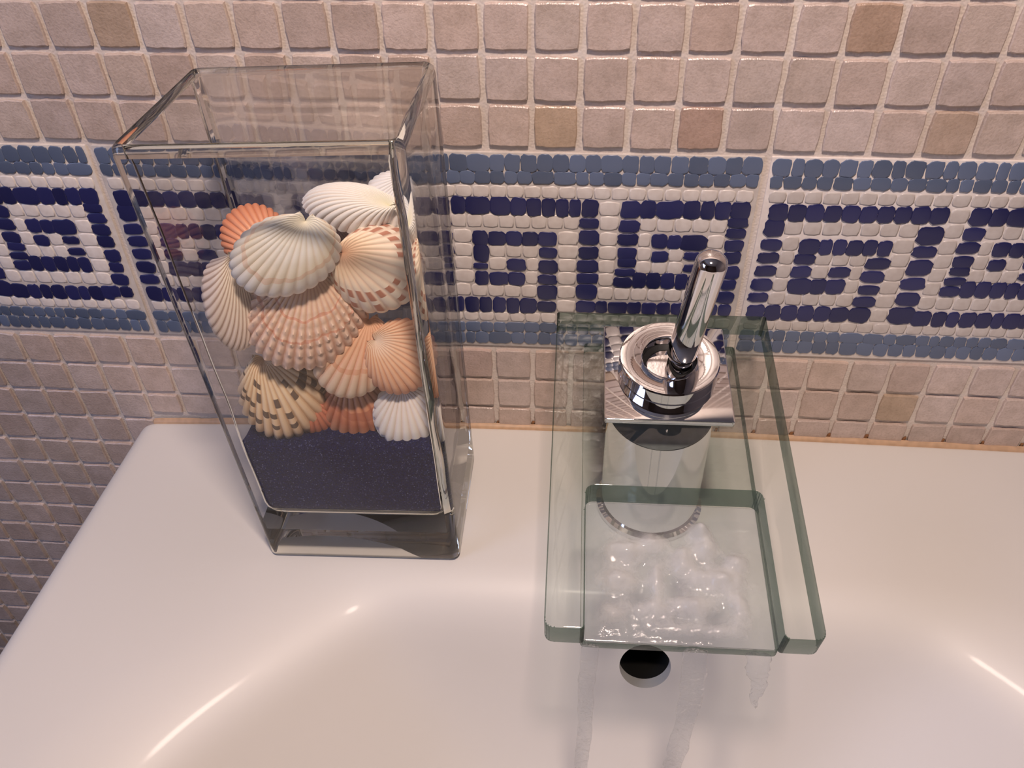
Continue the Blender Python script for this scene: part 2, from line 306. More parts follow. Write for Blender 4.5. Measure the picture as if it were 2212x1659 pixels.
def pillow(rng, w, h, n_side, jit, rise, foot, inset, corner=0.25, lip=0.45):
    """rounded irregular tile in the xz plane, facing -y; returns verts, faces"""
    base = []
    m = n_side * 4
    for k in range(m):
        s, t = divmod(k, n_side); t = t / n_side * 2 - 1
        x, z = [(t, -1), (1, t), (-t, 1), (-1, -t)][s]
        if abs(t) > 0.55:                       # cut the corners
            if s in (0, 2): z *= 1 - corner * (abs(t) - 0.55); x *= 1 - corner * (abs(t) - 0.55)
            else: x *= 1 - corner * (abs(t) - 0.55); z *= 1 - corner * (abs(t) - 0.55)
        base.append((x * w / 2 + rng.uniform(-jit, jit), z * h / 2 + rng.uniform(-jit, jit)))
    V = []
    for sc, y in ((1.0, foot), (1.0, -rise * lip), (1 - inset, -rise * (1.0 if lip > 0.6 else 0.92))):
        V += [(x * sc, y, z * sc) for x, z in base]
    V.append((0, -rise, 0))
    F = []
    for r in range(2):
        for k in range(m):
            j = (k + 1) % m; F.append((r * m + k, r * m + j, (r + 1) * m + j, (r + 1) * m + k))
    F += [(2 * m + k, 2 * m + (k + 1) % m, 3 * m) for k in range(m)]
    return V, F

rng = random.Random(3)
TILE_MESH = []
for k in range(8):
    V, F = pillow(rng, 0.0194 + rng.uniform(-.0003, .0003), 0.0194 + rng.uniform(-.0003, .0003), 7, 0.00022, 0.0016, 0.001, 0.055, 0.10, 0.72)
    me = mesh('tile', V, F); me.materials.append(M_TILE); me.set_sharp_from_angle(angle=math.radians(35)); TILE_MESH.append(me)
CUT_MESH = []
for k in range(4):
    V, F = pillow(rng, 0.0194, 0.0142, 7, 0.0002, 0.0016, 0.001, 0.055, 0.10, 0.72)
    me = mesh('tile', V, F); me.materials.append(M_TILE); me.set_sharp_from_angle(angle=math.radians(35)); CUT_MESH.append(me)

TONES = [(215, 197, 189), (210, 192, 184), (219, 202, 195), (207, 188, 179), (213, 196, 187), (217, 199, 191)]
BROWN = {(14, 1): (196, 168, 154), (17, 3): (192, 166, 148), (2, 3): (194, 172, 154), (11, 1): (202, 178, 156), (19, 1): (198, 176, 160), (9, 1): (208, 188, 178),
         (20, -2): (200, 178, 158), (9, -1): (206, 184, 176), (18, 3): (200, 182, 174), (20, 2): (208, 190, 182)}

def tone(rng):
    k = rng.uniform(-6, 5); w = rng.uniform(-2, 2)
    r, g, b_ = rng.choice(TONES); return (r + k + w, g + k, b_ + k - w)

def place_tile(c, row, z):
    cut = row == -3 and c > -1
    me = rng.choice(CUT_MESH if cut else TILE_MESH)
    o = bpy.data.objects.new('tile', me); COL.objects.link(o); o.parent = wall
    o.location = ((c + 0.5 - 11) * P + rng.uniform(-.0003, .0003), rng.uniform(-.0003, .0002), z + (0.0026 if cut else 0) + rng.uniform(-.0003, .0003))
    o.rotation_euler = (rng.uniform(-.012, .012), rng.choice((0, math.pi)) * (0 if cut else 1) + rng.uniform(-.02, .02), rng.uniform(-.012, .012))
    t = BROWN.get((c, row)) or tone(rng)
    o.color = lin(*t)
    return o

near = set()
for row, c0, c1 in ((4, -1, 21), (3, -1, 21), (2, -1, 21), (1, -2, 21)):
    for c in range(c0, c1):
        near.add((c, row)); place_tile(c, row, (row - 0.5) * P)
LOW = {-1: (-5, 24), -2: (-5, 25), -3: (-6, 25), -4: (-6, 0), -5: (-7, 0), -6: (-7, -1), -7: (-7, -1), -8: (-8, -1), -9: (-8, -2), -10: (-8, -2),
       -11: (-9, -3), -12: (-9, -4), -13: (-10, -5), -14: (-10, -6)}
for row, (c0, c1) in LOW.items():
    for c in range(c0, c1):
        near.add((c, row)); place_tile(c, row, -BH + (row + 0.5) * P)
# the rest of the mosaic, outside the picture: one joined surface of the same tiles
V, F = [], []
for row in range(-22, 16):
    if row == 0: continue
    z = (row - 0.5) * P if row > 0 else -BH + (row + 0.5) * P
    for c in range(-22, 40):
        if (c, row) in near: continue
        if row < -3 and c > -2 and c < 29: continue
        pv, pf = pillow(rng, 0.019, 0.019 if not (row == -3 and -1 < c < 29) else 0.014, 1, 0.0004, 0.0016, 0.001, 0.09, 0.0)
        x0 = (c + 0.5 - 11) * P; n = len(V); zz = z + (0.0026 if row == -3 and -1 < c < 29 else 0)
        V += [(x + x0, y, q + zz) for x, y, q in pv]; F += [tuple(i + n for i in f) for f in pf]
far = link('tile_field', mesh('tile_field', V, F, False), M_TILE, wall); far.color = lin(200, 184, 175); tag(far, kind='stuff')

# ------------------------------------------------------------------ border course: relief tiles with a key pattern of small stones
STONE = {}
for nm, m in (('navy', M_NAVY), ('slate', M_SLATE)):
    STONE[nm] = []
    for k in range(8):
        V, F = pillow(rng, 1.0, 1.0, 4, 0.040, 1.0, 0.6, 0.16, 0.36, 0.55)
        me = mesh('stone', V, F); me.materials.append(m); STONE[nm].append(me)

def stone(kind, parent, x, z, w, h):
    o = bpy.data.objects.new(kind + '_stone', rng.choice(STONE[kind])); COL.objects.link(o); o.parent = parent
    o.location = (x / 1000, -0.0012, z / 1000); o.scale = (w / 1000 * 1.11, 0.0007, h / 1000 * 1.10)
    o.rotation_euler = (0, rng.uniform(-.05, .05), 0)

LEFT_COL = [s for s in KEY_A2 if 117 < s[0] < 121 and s[1] > -80 and s[1] < -35]
def shift(L, dx): return [(x + dx, z, w, h) for x, z, w, h in L]
PAIR_1 = KEY_A + shift(LEFT_COL, -165.3) + [(-46.2, -29.6, 8.4, 8.4), (-46.6, -88.6, 6.4, 8.6)] + KEY_B
PAIR_2 = shift(KEY_A2, -165.3) + [s for s in KEY_B if not (s[1] < -85 and s[0] < 92)] + shift(KEY_B2[:-1], -165.3) + [(91.0, -88.6, 6.4, 8.0)]
ROWS = [-22.0, -30, -38, -47, -55, -63, -71, -79.5, -88.5, -96.5]

def strip(x0, x1, z, h, known=()):
    L = [s for s in known if x0 < s[0] - s[2] / 2 and s[0] + s[2] / 2 < x1]
    a = min([s[0] - s[2] / 2 for s in L], default=x1); b = max([s[0] + s[2] / 2 for s in L], default=x1)
    out = list(L)
    for s0, s1 in ((x0, a), (b, x1)):
        x = s0
        while s1 - x > 3.5:
            w = min(rng.uniform(5.6, 9.2), s1 - x)
            if s1 - x - w < 4: w = s1 - x
            out.append((x + w / 2, z, w - 1.1, h)); x += w
    return out

for x0, pairs in ((-550, ((-495.9, PAIR_2), (-330.6, PAIR_2))), (-220, ((-165.3, PAIR_2), (0, PAIR_1))), (110, ((165.3, PAIR_2), (330.6, PAIR_2)))):
    x1 = x0 + 330
    bt = link('border_tile', prism('border_tile', [((x0 + 1.6) / 1000, -0.001), ((x1 - 1.6) / 1000, -0.001), ((x1 - 1.6) / 1000, 0.001), ((x0 + 1.6) / 1000, 0.001)],
                                   -BH + 0.0018, -0.0018, 0.0004, 2), M_WHITE, wall)
    navy = [s for dx, pr in pairs for s in shift(pr, dx)]
    slate = strip(x0 + 2.5, x1 - 2.5, -6.7, 7.7, STRIP_1) + strip(x0 + 2.5, x1 - 2.5, -14.1, 5.8, STRIP_2)
    slate += strip(x0 + 2.5, x1 - 2.5, -103.3, 5.7, STRIP_3 if x0 < 0 else STRIP_3R) + strip(x0 + 2.5, x1 - 2.5, -110.6, 7.0, STRIP_4 if x0 < 0 else STRIP_4R)
    rest = {'navy': [], 'slate': []}
    for kind, L in (('navy', navy), ('slate', slate)):
        for s in L:
            if -345 < s[0] < 285: stone(kind, bt, *s)
            else: rest[kind].append(s)
    for kind, L in rest.items():                      # stones of the same tile that lie outside the picture
        if not L: continue
        V, F = [], []
        for x, z, w, h in L:
            pv, pf = pillow(rng, w / 1000, h / 1000, 2, 0.0003, 0.0008, 0.0004, 0.2, 0.3); n = len(V)
            V += [(a + x / 1000, b - 0.0012, c + z / 1000) for a, b, c in pv]; F += [tuple(i + n for i in f) for f in pf]
        tag(link('outlying_' + kind + '_stones', mesh('stones', V, F), M_NAVY if kind == 'navy' else M_SLATE, bt), kind='stuff')
    V, F = [], []                                     # low white relief between the blue stones
    for z in ROWS:
        h = 6.4 if z in (-22.0, -96.5) else 7.8
        busy = sorted((s[0] - s[2] / 2, s[0] + s[2] / 2) for s in navy if abs(z - s[1]) < (h + s[3]) / 2 - 2.2)
        x = x0 + 3.0
        for a0, a1 in busy + [(x1 - 3.0, x1)]:
            gap = a0 - x - 0.8
            if gap > 3.0:
                k = max(1, round(gap / 8.6)); w = gap / k
                for i in range(k):
                    cx = x + 0.4 + (i + 0.5) * w; pv, pf = pillow(rng, (w - .5) / 1000, h / 1000, 3, 0.00025, 0.00028, 0.0003, 0.20, 0.25, 0.35); n = len(V)
                    V += [(a + cx / 1000, b - 0.0010, c + z / 1000) for a, b, c in pv]; F += [tuple(i_ + n for i_ in f) for f in pf]
            x = max(x, a1)
    tag(link('white_relief', mesh('white_relief', V, F), M_WHITE, bt), kind='stuff')

# ------------------------------------------------------------------ washbasin
XL, XR, YF, YK = -0.254, 0.402, -0.470, -0.0022
UNDER = -0.340
def deck(x):
    return -0.1770 - (0.090 if x < 0.07 else 0.035) * (x - 0.07) ** 2
def smin(L, k):
    return -k * math.log(sum(math.exp(-d / k) for d in L))
def drop(d):
    """depth below the deck at distance d inside the bowl's rim line: rounded shoulder, steep wall, dished bottom"""
    if d <= 0: return 0.0
    raw = 0.032 * (1 - math.sqrt(1 - (d / 0.032) ** 2)) if d < 0.030 else 0.0209 + 2.75 * (d - 0.030)
    return 0.120 * math.tanh(raw / 0.120)
def basin_z(x, y):
    d = smin([-0.104 - y, 0.60 * ((x + 0.130) - (y + 0.128)) / math.sqrt(2), 0.60 * ((0.258 - x) - (y + 0.128)) / math.sqrt(2), 0.5 * (x + 0.215), 0.5 * (0.355 - x), 0.7 * (y + 0.435)], 0.006)
    z = deck(x) - drop(d)
    r = 0.014
    for e in (x - XL, XR - x, y - YF):
        if e < r: z -= r - math.sqrt(max(r * r - (r - e) ** 2, 0))
    e = YK - y
    if e < 0.004: z -= 0.004 - math.sqrt(max(0.004 ** 2 - (0.004 - e) ** 2, 0))
    return z
def spaced(a, b, n, ra, rb):
    """n inner samples plus finer ones on the rounded rims"""
    L = [a + ra * (1 - math.cos(i / 7 * math.pi / 2)) for i in range(7)]
    L += list(np.linspace(a + ra, b - rb, n))
    L += [b - rb * (1 - math.cos(i / 7 * math.pi / 2)) for i in range(6, -1, -1)]
    return L
xs = spaced(XL, XR, 150, 0.014, 0.014); ys = spaced(YF, YK, 110, 0.014, 0.004)
nx, ny = len(xs), len(ys)
V = []
CR = 0.016                                            # plan rounding of the back corners
for y in ys:
    for x in xs:
        px, py = x, y
        V.append((px, py, basin_z(x, y)))
F = [(j * nx + i, j * nx + i + 1, (j + 1) * nx + i + 1, (j + 1) * nx + i) for j in range(ny - 1) for i in range(nx - 1)]
rim = [i for i in range(nx)] + [j * nx + nx - 1 for j in range(1, ny)] + [(ny - 1) * nx + i for i in range(nx - 2, -1, -1)] + [j * nx for j in range(ny - 2, 0, -1)]
n0 = len(V); V += [(V[i][0], V[i][1], UNDER) for i in rim]
m = len(rim)
for k in range(m):
    j = (k + 1) % m; F.append((rim[j], rim[k], n0 + k, n0 + j))
F.append(tuple(n0 + k for k in range(m - 1, -1, -1)))
basin = link('washbasin', mesh('washbasin', V, F), M_CER)
tag(basin, 'white glazed ceramic washbasin fixed against the tiled wall', 'washbasin')
# overflow opening in the back slope of the bowl
ox, oy = 0.0650, -0.1390
oz = basin_z(ox, oy); e = 1e-3
nrm = Vector((-(basin_z(ox + e, oy) - basin_z(ox - e, oy)) / (2 * e), -(basin_z(ox, oy + e) - basin_z(ox, oy - e)) / (2 * e), 1)).normalized()
axis = Vector((0, -0.93, 0.36)).normalized()
bm = bmesh.new(); bmesh.ops.create_cone(bm, cap_ends=True, segments=48, radius1=0.0128, radius2=0.0128, depth=0.052)
cut = link('cutter', bm_mesh('cutter', bm), M_CER); cut.location = Vector((ox, oy, oz)) - axis * 0.008
cut.rotation_euler = axis.to_track_quat('Z', 'Y').to_euler()
md = basin.modifiers.new('hole', 'BOOLEAN'); md.operation = 'DIFFERENCE'; md.object = cut; md.solver = 'EXACT'
bpy.context.view_layer.update()
dg = bpy.context.evaluated_depsgraph_get()
new = bpy.data.meshes.new_from_object(basin.evaluated_get(dg)); basin.modifiers.clear(); basin.data = new
new.shade_smooth(); new.set_sharp_from_angle(angle=math.radians(50))
bpy.data.objects.remove(cut)
ring = link('overflow_shade', lathe('overflow_shade', [(0.01275, 0.027), (0.01275, 0), (0, 0), (0, -0.0006), (0.0134, -0.0006), (0.0134, 0.027), (0.01275, 0.027)], 40, 40),  # near-black liner paints in the shade deep inside the hole
            m_plain('painted_hole_shade', (0.012, 0.011, 0.010, 1), 0.8), basin)
ring.location = Vector((ox, oy, oz)) - axis * 0.0338; ring.rotation_euler = axis.to_track_quat('Z', 'Y').to_euler()
tag(ring, 'near-black liner standing in for the shade inside the overflow opening')

# bead of aged sealant between basin and tiles
bm = bmesh.new(); prev = None
for i in range(121):
    x = XL + 0.012 + (XR - XL - 0.024) * i / 120
    z = deck(x) - 0.0012 + (-(0.014 - math.sqrt(max(0.014 ** 2 - max(0, 0.014 - (x - XL)) ** 2, 0))))
    r = 0.0030 + 0.0006 * noise.noise((x * 60, 0, 0))
    ringv = [bm.verts.new((x, -0.0012 - r * 1.0 * math.cos(a) * 1.0, z + r * math.sin(a))) for a in [math.pi * (k / 5.0) - math.pi / 2 for k in range(6)]]
    if prev:
        for k in range(5): bm.faces.new((prev[k], prev[k + 1], ringv[k + 1], ringv[k]))
    prev = ringv
M_SEAL = m_plain('aged_sealant', lin(214, 178, 146), 0.45)
seal = link('trim_1', bm_mesh('sealant', bm), M_SEAL); tag(seal, kind='structure')
V, F = [], []                                         # brown grime where the tile joints meet the sealant
for c in list(range(3, 12)) + list(range(16, 26)):
    x0 = (c - 11) * P + rng.uniform(-.0006, .0006); z0 = deck(x0) + 0.0022; s = rng.uniform(0.6, 1.15)
    pv, pf = pillow(rng, 0.0022 * s, 0.0034 * s, 2, 0.0003, 0.0007, 0.0005, 0.3, 0.4); n = len(V)
    V += [(a + x0 + (q * 0.3), b - 0.0006, q + z0) for a, b, q in pv]; F += [tuple(i + n for i in f) for f in pf]
tag(link('grime', mesh('grime', V, F), m_plain('brown_grime', lin(140, 96, 62), 0.8), seal), kind='stuff')

# ------------------------------------------------------------------ glass vase
M_VASE = m_glass('clear_grey_glass', (0.80, 0.80, 0.74, 1), 0.0, 1.5, 0.0, (0.88, 0.88, 0.85, 1)); M_PANE = m_clear('clear_vase_pane', (0.985, 0.98, 0.975, 1), 1.4); M_REAR = m_glass('rear_vase_pane', (1, 1, 1, 1), 0.0, 1.5, 0.0, (0.98, 0.98, 0.97, 1), clear=0.5)
VW, VD, VH = 0.1030, 0.0792, 0.2273
VLOC = Vector((-0.0819, -0.0679, -0.17895)); VROT = (0.0103, -0.0318, 0.0104)
def rrect(w, d, r, seg=6, side=14):
    """rounded rectangle loop with points along the sides"""
    pts = []
    for cx, cy, a0 in ((1, -1, -90), (1, 1, 0), (-1, 1, 90), (-1, -1, 180)):
        for k in range(seg + 1):
            a = math.radians(a0 + 90 * k / seg); pts.append((cx * (w / 2 - r) + r * math.cos(a), cy * (d / 2 - r) + r * math.sin(a)))
        nx_, ny_ = {(1, -1): (1, 1), (1, 1): (-1, 1), (-1, 1): (-1, -1), (-1, -1): (1, -1)}[(cx, cy)]
        a = math.radians(a0 + 90); p0 = Vector((cx * (w / 2 - r) + r * math.cos(a), cy * (d / 2 - r) + r * math.sin(a)))
        p1 = Vector((nx_ * (w / 2 - r) + r * math.cos(a), ny_ * (d / 2 - r) + r * math.sin(a)))
        for k in range(1, side): q = p0.lerp(p1, k / side); pts.append((q.x, q.y))
    return pts
def taper(z): return 0.974 + 0.040 * (z / VH)
T = 0.0042; BASE = 0.0215
bm = bmesh.new(); rings = []
def ringat(w, d, r, z, wob=0.0, ph=0.0):
    L = []
    for x, y in rrect(w, d, max(r, 0.0004)):
        if wob:
            s = wob * noise.noise((x * 28 + ph, y * 28, z * 34 + ph)) + wob * 0.5 * noise.noise((x * 75, y * 75 + ph, z * 60))
            l = math.hypot(x, y); x -= x / l * s; y -= y / l * s
        L.append(bm.verts.new((x, y, z)))
    rings.append(L)
for rr, z in ((0.010, 0.0), (0.0025, 0.0), (0.0010, 0.0008), (0.0, 0.0026)):
    ringat(VW * taper(z) - 2 * rr, VD * taper(z) - 2 * rr, 0.0042, z)
for k in range(1, 33):
    z = 0.0026 + (VH - 0.0045 - 0.0026) * k / 32; ringat(VW * taper(z), VD * taper(z), 0.0042, z, 0.00012, 3)
for ins, z in ((0.0006, VH - 0.0012), (0.0020, VH), (T - 0.0008, VH - 0.0008), (T, VH - 0.0030)):
    ringat(VW * taper(VH) - 2 * ins, VD * taper(VH) - 2 * ins, 0.0042 - ins * 0.6, z)
for k in range(1, 33):
    z = VH - 0.0030 - (VH - 0.0030 - BASE - 0.016) * k / 32; ringat(VW * taper(z) - 2 * T, VD * taper(z) - 2 * T, 0.0032, z, 0.00045, 11)
for k in range(1, 8):
    a = k / 7 * math.pi / 2; z = BASE + 0.016 * (1 - math.sin(a)); ins = T + 0.014 * (1 - math.cos(a))
    ringat(VW * taper(z) - 2 * ins, VD * taper(z) - 2 * ins, 0.0035 + 0.010 * (1 - math.cos(a)), z)
for a, b in zip(rings, rings[1:]):
    n = len(a)
    for i in range(n): bm.faces.new((a[i], a[(i + 1) % n], b[(i + 1) % n], b[i]))
bm.faces.new(rings[0][::-1]); bm.faces.new(rings[-1])
vm = bm_mesh('glass_vase', bm, True, 60)
vm.materials.append(M_VASE); vm.materials.append(M_PANE); vm.materials.append(M_REAR)
for p in vm.polygons:                                 # flat front and side panes above the thick foot
    c = p.center; nfl = abs(p.normal.y) > 0.97 and c.y < 0 and abs(c.x) < VW / 2 * taper(c.z) - 0.0055
    nsd = abs(p.normal.x) > 0.97 and abs(c.y) < VD / 2 * taper(c.z) - 0.0055
    if abs(p.normal.y) > 0.9 and c.y > 0 and c.z > BASE + 0.003: p.material_index = 2
    if (nfl or nsd) and BASE + 0.003 < c.z < VH - 0.004: p.material_index = 1
vase = link('glass_vase', vm, None, None, VLOC, VROT)
tag(vase, 'tall rectangular clear glass vase holding shells on the basin deck', 'vase')

# navy sand filling the lower part of the vase
ST = 0.0775
bm = bmesh.new(); rings = []
g = 0.0004
for k in range(7, 0, -1):
    a = k / 7 * math.pi / 2; z = BASE + 0.016 * (1 - math.sin(a)); ins = T + g + 0.014 * (1 - math.cos(a))
    ringat(VW * taper(z) - 2 * ins, VD * taper(z) - 2 * ins, 0.0035 + 0.010 * (1 - math.cos(a)), z + g)
for k in range(1, 8):
    z = BASE + 0.016 + (ST - BASE - 0.016) * k / 8; ringat(VW * taper(z) - 2 * T - 2 * g, VD * taper(z) - 2 * T - 2 * g, 0.0030, z)
def sandtop(x, y): return ST + 0.0022 * noise.noise((x * 40, y * 40, 2)) + 0.0006 * noise.noise((x * 170, y * 170, 5))
for s in (1.0, 0.9, 0.75, 0.6, 0.45, 0.3, 0.15):
    L = []
    for x, y in rrect(VW * taper(ST) - 2 * T - 2 * g, VD * taper(ST) - 2 * T - 2 * g, 0.003): L.append(bm.verts.new((x * s, y * s, sandtop(x * s, y * s))))
    rings.append(L)
for a, b in zip(rings, rings[1:]):
    n = len(a)
    for i in range(n): bm.faces.new((a[i], a[(i + 1) % n], b[(i + 1) % n], b[i]))
bm.faces.new(rings[0][::-1]); bm.faces.new(rings[-1])
sand = link('sand', bm_mesh('sand', bm), m_sand(), None, VLOC, VROT)
tag(sand, 'dark navy blue sand filling the bottom of the glass vase', 'sand', kind='stuff')

# ------------------------------------------------------------------ cockle shells
def m_shell(name, stops, ribs, valley=None, valley_amt=0.0, spot=None, spot_rows=(), spot_on='rib', band=None, band_at=(), band_w=0.03):
    m, nt, N, L, b = mat(name)
    uv = N.new('ShaderNodeUVMap'); s = N.new('ShaderNodeSeparateXYZ'); L.new(uv.outputs[0], s.inputs[0])
    t = N.new('ShaderNodeTexCoord'); n1 = noise_tex(N, L, 110, 1, 0.6, t.outputs['Object'])
    a = N.new('ShaderNodeMath'); a.operation = 'MULTIPLY_ADD'; L.new(n1.outputs[0], a.inputs[0]); a.inputs[1].default_value = 0.16; L.new(s.outputs[1], a.inputs[2])
    a2 = N.new('ShaderNodeMath'); a2.operation = 'SUBTRACT'; L.new(a.outputs[0], a2.inputs[0]); a2.inputs[1].default_value = 0.08
    r = ramp(N, stops); L.new(a2.outputs[0], r.inputs[0]); c = r.outputs[0]
    for at in band_at:                                # concentric growth bands
        d = N.new('ShaderNodeMath'); d.operation = 'COMPARE'; L.new(a2.outputs[0], d.inputs[0]); d.inputs[1].default_value = at; d.inputs[2].default_value = band_w
        q = N.new('ShaderNodeMath'); q.operation = 'MULTIPLY'; L.new(d.outputs[0], q.inputs[0]); q.inputs[1].default_value = 0.65
        c = mixrgb(N, L, 'MIX', q.outputs[0], c, band)
    # rib phase
    w = N.new('ShaderNodeMath'); w.operation = 'MULTIPLY'; L.new(s.outputs[0], w.inputs[0]); w.inputs[1].default_value = ribs * 2 * math.pi
    co = N.new('ShaderNodeMath'); co.operation = 'COSINE'; L.new(w.outputs[0], co.inputs[0])
    mr = N.new('ShaderNodeMapRange'); mr.inputs[1].default_value = -0.2; mr.inputs[2].default_value = 0.9; L.new(co.outputs[0], mr.inputs[0])   # 1 in the grooves
    if valley:
        q = N.new('ShaderNodeMath'); q.operation = 'MULTIPLY'; L.new(mr.outputs[0], q.inputs[0]); q.inputs[1].default_value = valley_amt
        c = mixrgb(N, L, 'MIX', q.outputs[0], c, valley)
    if spot:                                          # painted blotches, one per rib and growth ring
        def op(kind, x, y=None):
            q = N.new('ShaderNodeMath'); q.operation = kind
            for sock, val in zip(q.inputs, (x, y)):
                if val is None: continue
                if isinstance(val, (int, float)): sock.default_value = val
                else: L.new(val, sock)
            return q.outputs[0]
        rib_i = op('FLOOR', op('MULTIPLY', s.outputs[0], ribs)); total = None
        vj = op('ADD', s.outputs[1], op('MULTIPLY', n1.outputs[0], 0.08)); vj = op('SUBTRACT', vj, 0.04)
        for k, (cen, half, thr) in enumerate(spot_rows):
            cb = N.new('ShaderNodeCombineXYZ'); L.new(rib_i, cb.inputs[0]); cb.inputs[1].default_value = k * 3.7 + 1.3
            wn = N.new('ShaderNodeTexWhiteNoise'); wn.noise_dimensions = '2D'; L.new(cb.outputs[0], wn.inputs['Vector'])
            near = op('LESS_THAN', op('ABSOLUTE', op('SUBTRACT', vj, cen)), op('MULTIPLY', op('ADD', wn.outputs['Value'], 0.5), half))
            on = op('MULTIPLY', near, op('GREATER_THAN', wn.outputs['Value'], thr)); total = on if total is None else op('MAXIMUM', total, on)
        side = op('SUBTRACT', 1.0, mr.outputs[0]) if spot_on == 'rib' else op('MINIMUM', op('MULTIPLY', op('SUBTRACT', 1.15, mr.outputs[0]), 3.0), 1.0)
        c = mixrgb(N, L, 'MIX', op('MULTIPLY', op('MULTIPLY', total, side), 0.9), c, spot)
    L.new(c, b.inputs['Base Color']); b.inputs['Roughness'].default_value = 0.5
    b.inputs['Subsurface Weight'].default_value = 0.0
    return m

PH = math.radians(162)
def shell_mesh(name, w, h, skew, ribs, dome=0.40, amp=0.020, bead=0.0, nbead=7, steps=(0.42, 0.62, 0.8), ribw=0.75, nr=34, per=8):
    """one cockle valve, beak at the origin, fan towards -y, outside towards +z"""
    na = ribs * per
    ph = np.linspace(-PH, PH, na + 1); u = (ph + PH) / (2 * PH)
    r = np.concatenate(([0.0], np.linspace(0.02, 1, nr)))
    Rr, Ph = np.meshgrid(r, ph, indexing='ij'); U = np.meshgrid(r, u, indexing='ij')[1]
    def base(Rr, Ph):
        X = Rr * (w / 2 * np.sin(Ph) - skew * w * (1 + np.cos(Ph)) / 2); Y = -Rr * h / 2 * (1 + np.cos(Ph))
        g = np.clip(1 - Rr ** 2.1, 0, 1) ** 0.62 * (0.72 + 0.55 * Rr ** 0.8)
        st = sum(0.012 * np.clip((Rr - s) / 0.02, 0, 1) * (Rr < 1) for s in steps)
        Z = dome * h * g - 0.25 * h * st
        Y = Y - 0.10 * h * np.clip(1 - Rr * 3.0, 0, 1) ** 1.5 * 0.8
        return np.stack([X, Y, Z], -1)
    Pn = base(Rr, Ph)
    e = 1e-3
    dr = base(np.clip(Rr + e, 0, 1.0), Ph) - base(np.clip(Rr - e, 1e-3, 1), Ph); dp = base(np.maximum(Rr, 0.03), Ph + e) - base(np.maximum(Rr, 0.03), Ph - e)
    nn = np.cross(dr, dp); l = np.linalg.norm(nn, axis=-1, keepdims=True); nn = nn / np.maximum(l, 1e-12)
    nn *= np.sign(nn[..., 2:3].mean()) if nn[..., 2].mean() != 0 else 1
    rib = np.abs(np.sin(np.pi * ribs * U)) ** ribw
    fade = np.clip((1 - np.abs(Ph) / PH) * 7, 0, 1)
    A = amp * h * np.clip(Rr, 0.05, 1) * (0.55 + 0.45 * Rr)
    disp = A * rib * (0.25 + 0.75 * fade)
    if bead: disp = disp + bead * h * rib ** 2 * np.clip((Rr - 0.4) * 3, 0, 1) * (0.5 + 0.5 * np.cos(2 * np.pi * nbead * Rr ** 1.5)) ** 1.6 * fade
    out = Pn + nn * disp[..., None]
    th = min(0.0014, 0.035 * h)
    inn = Pn - nn * th
    n1, n2 = Rr.shape
    V = np.concatenate([out.reshape(-1, 3), inn.reshape(-1, 3)]); off = n1 * n2
    F = []
    for i in range(n1 - 1):
        for j in range(n2 - 1):
            a, b_, c, d = i * n2 + j, i * n2 + j + 1, (i + 1) * n2 + j + 1, (i + 1) * n2 + j
            F.append((a, d, c, b_)); F.append((off + a, off + b_, off + c, off + d))
    i = n1 - 1
    for j in range(n2 - 1): F.append((i * n2 + j, off + i * n2 + j, off + i * n2 + j + 1, i * n2 + j + 1))
    for i in range(n1 - 1):
        a, d = i * n2, (i + 1) * n2; F.append((a, off + a, off + d, d))
        a, d = i * n2 + n2 - 1, (i + 1) * n2 + n2 - 1; F.append((a, d, off + d, off + a))
    me = mesh(name, V.tolist(), F)
    uvl = me.uv_layers.new(name='UVMap')
    vi = np.empty(len(me.loops), dtype=np.int32); me.loops.foreach_get('vertex_index', vi)
    uu = np.concatenate([U.reshape(-1), U.reshape(-1)]); vv = np.concatenate([Rr.reshape(-1), Rr.reshape(-1)])
    buf = np.stack([uu[vi], vv[vi]], -1).astype(np.float32).ravel(); uvl.data.foreach_set('uv', buf)
    bm = bmesh.new(); bm.from_mesh(me); bmesh.ops.remove_doubles(bm, verts=bm.verts[:], dist=1e-7); bmesh.ops.recalc_face_normals(bm, faces=bm.faces[:]); bm.to_mesh(me); bm.free()
    me.shade_smooth(); me.set_sharp_from_angle(angle=math.radians(75))
    return me

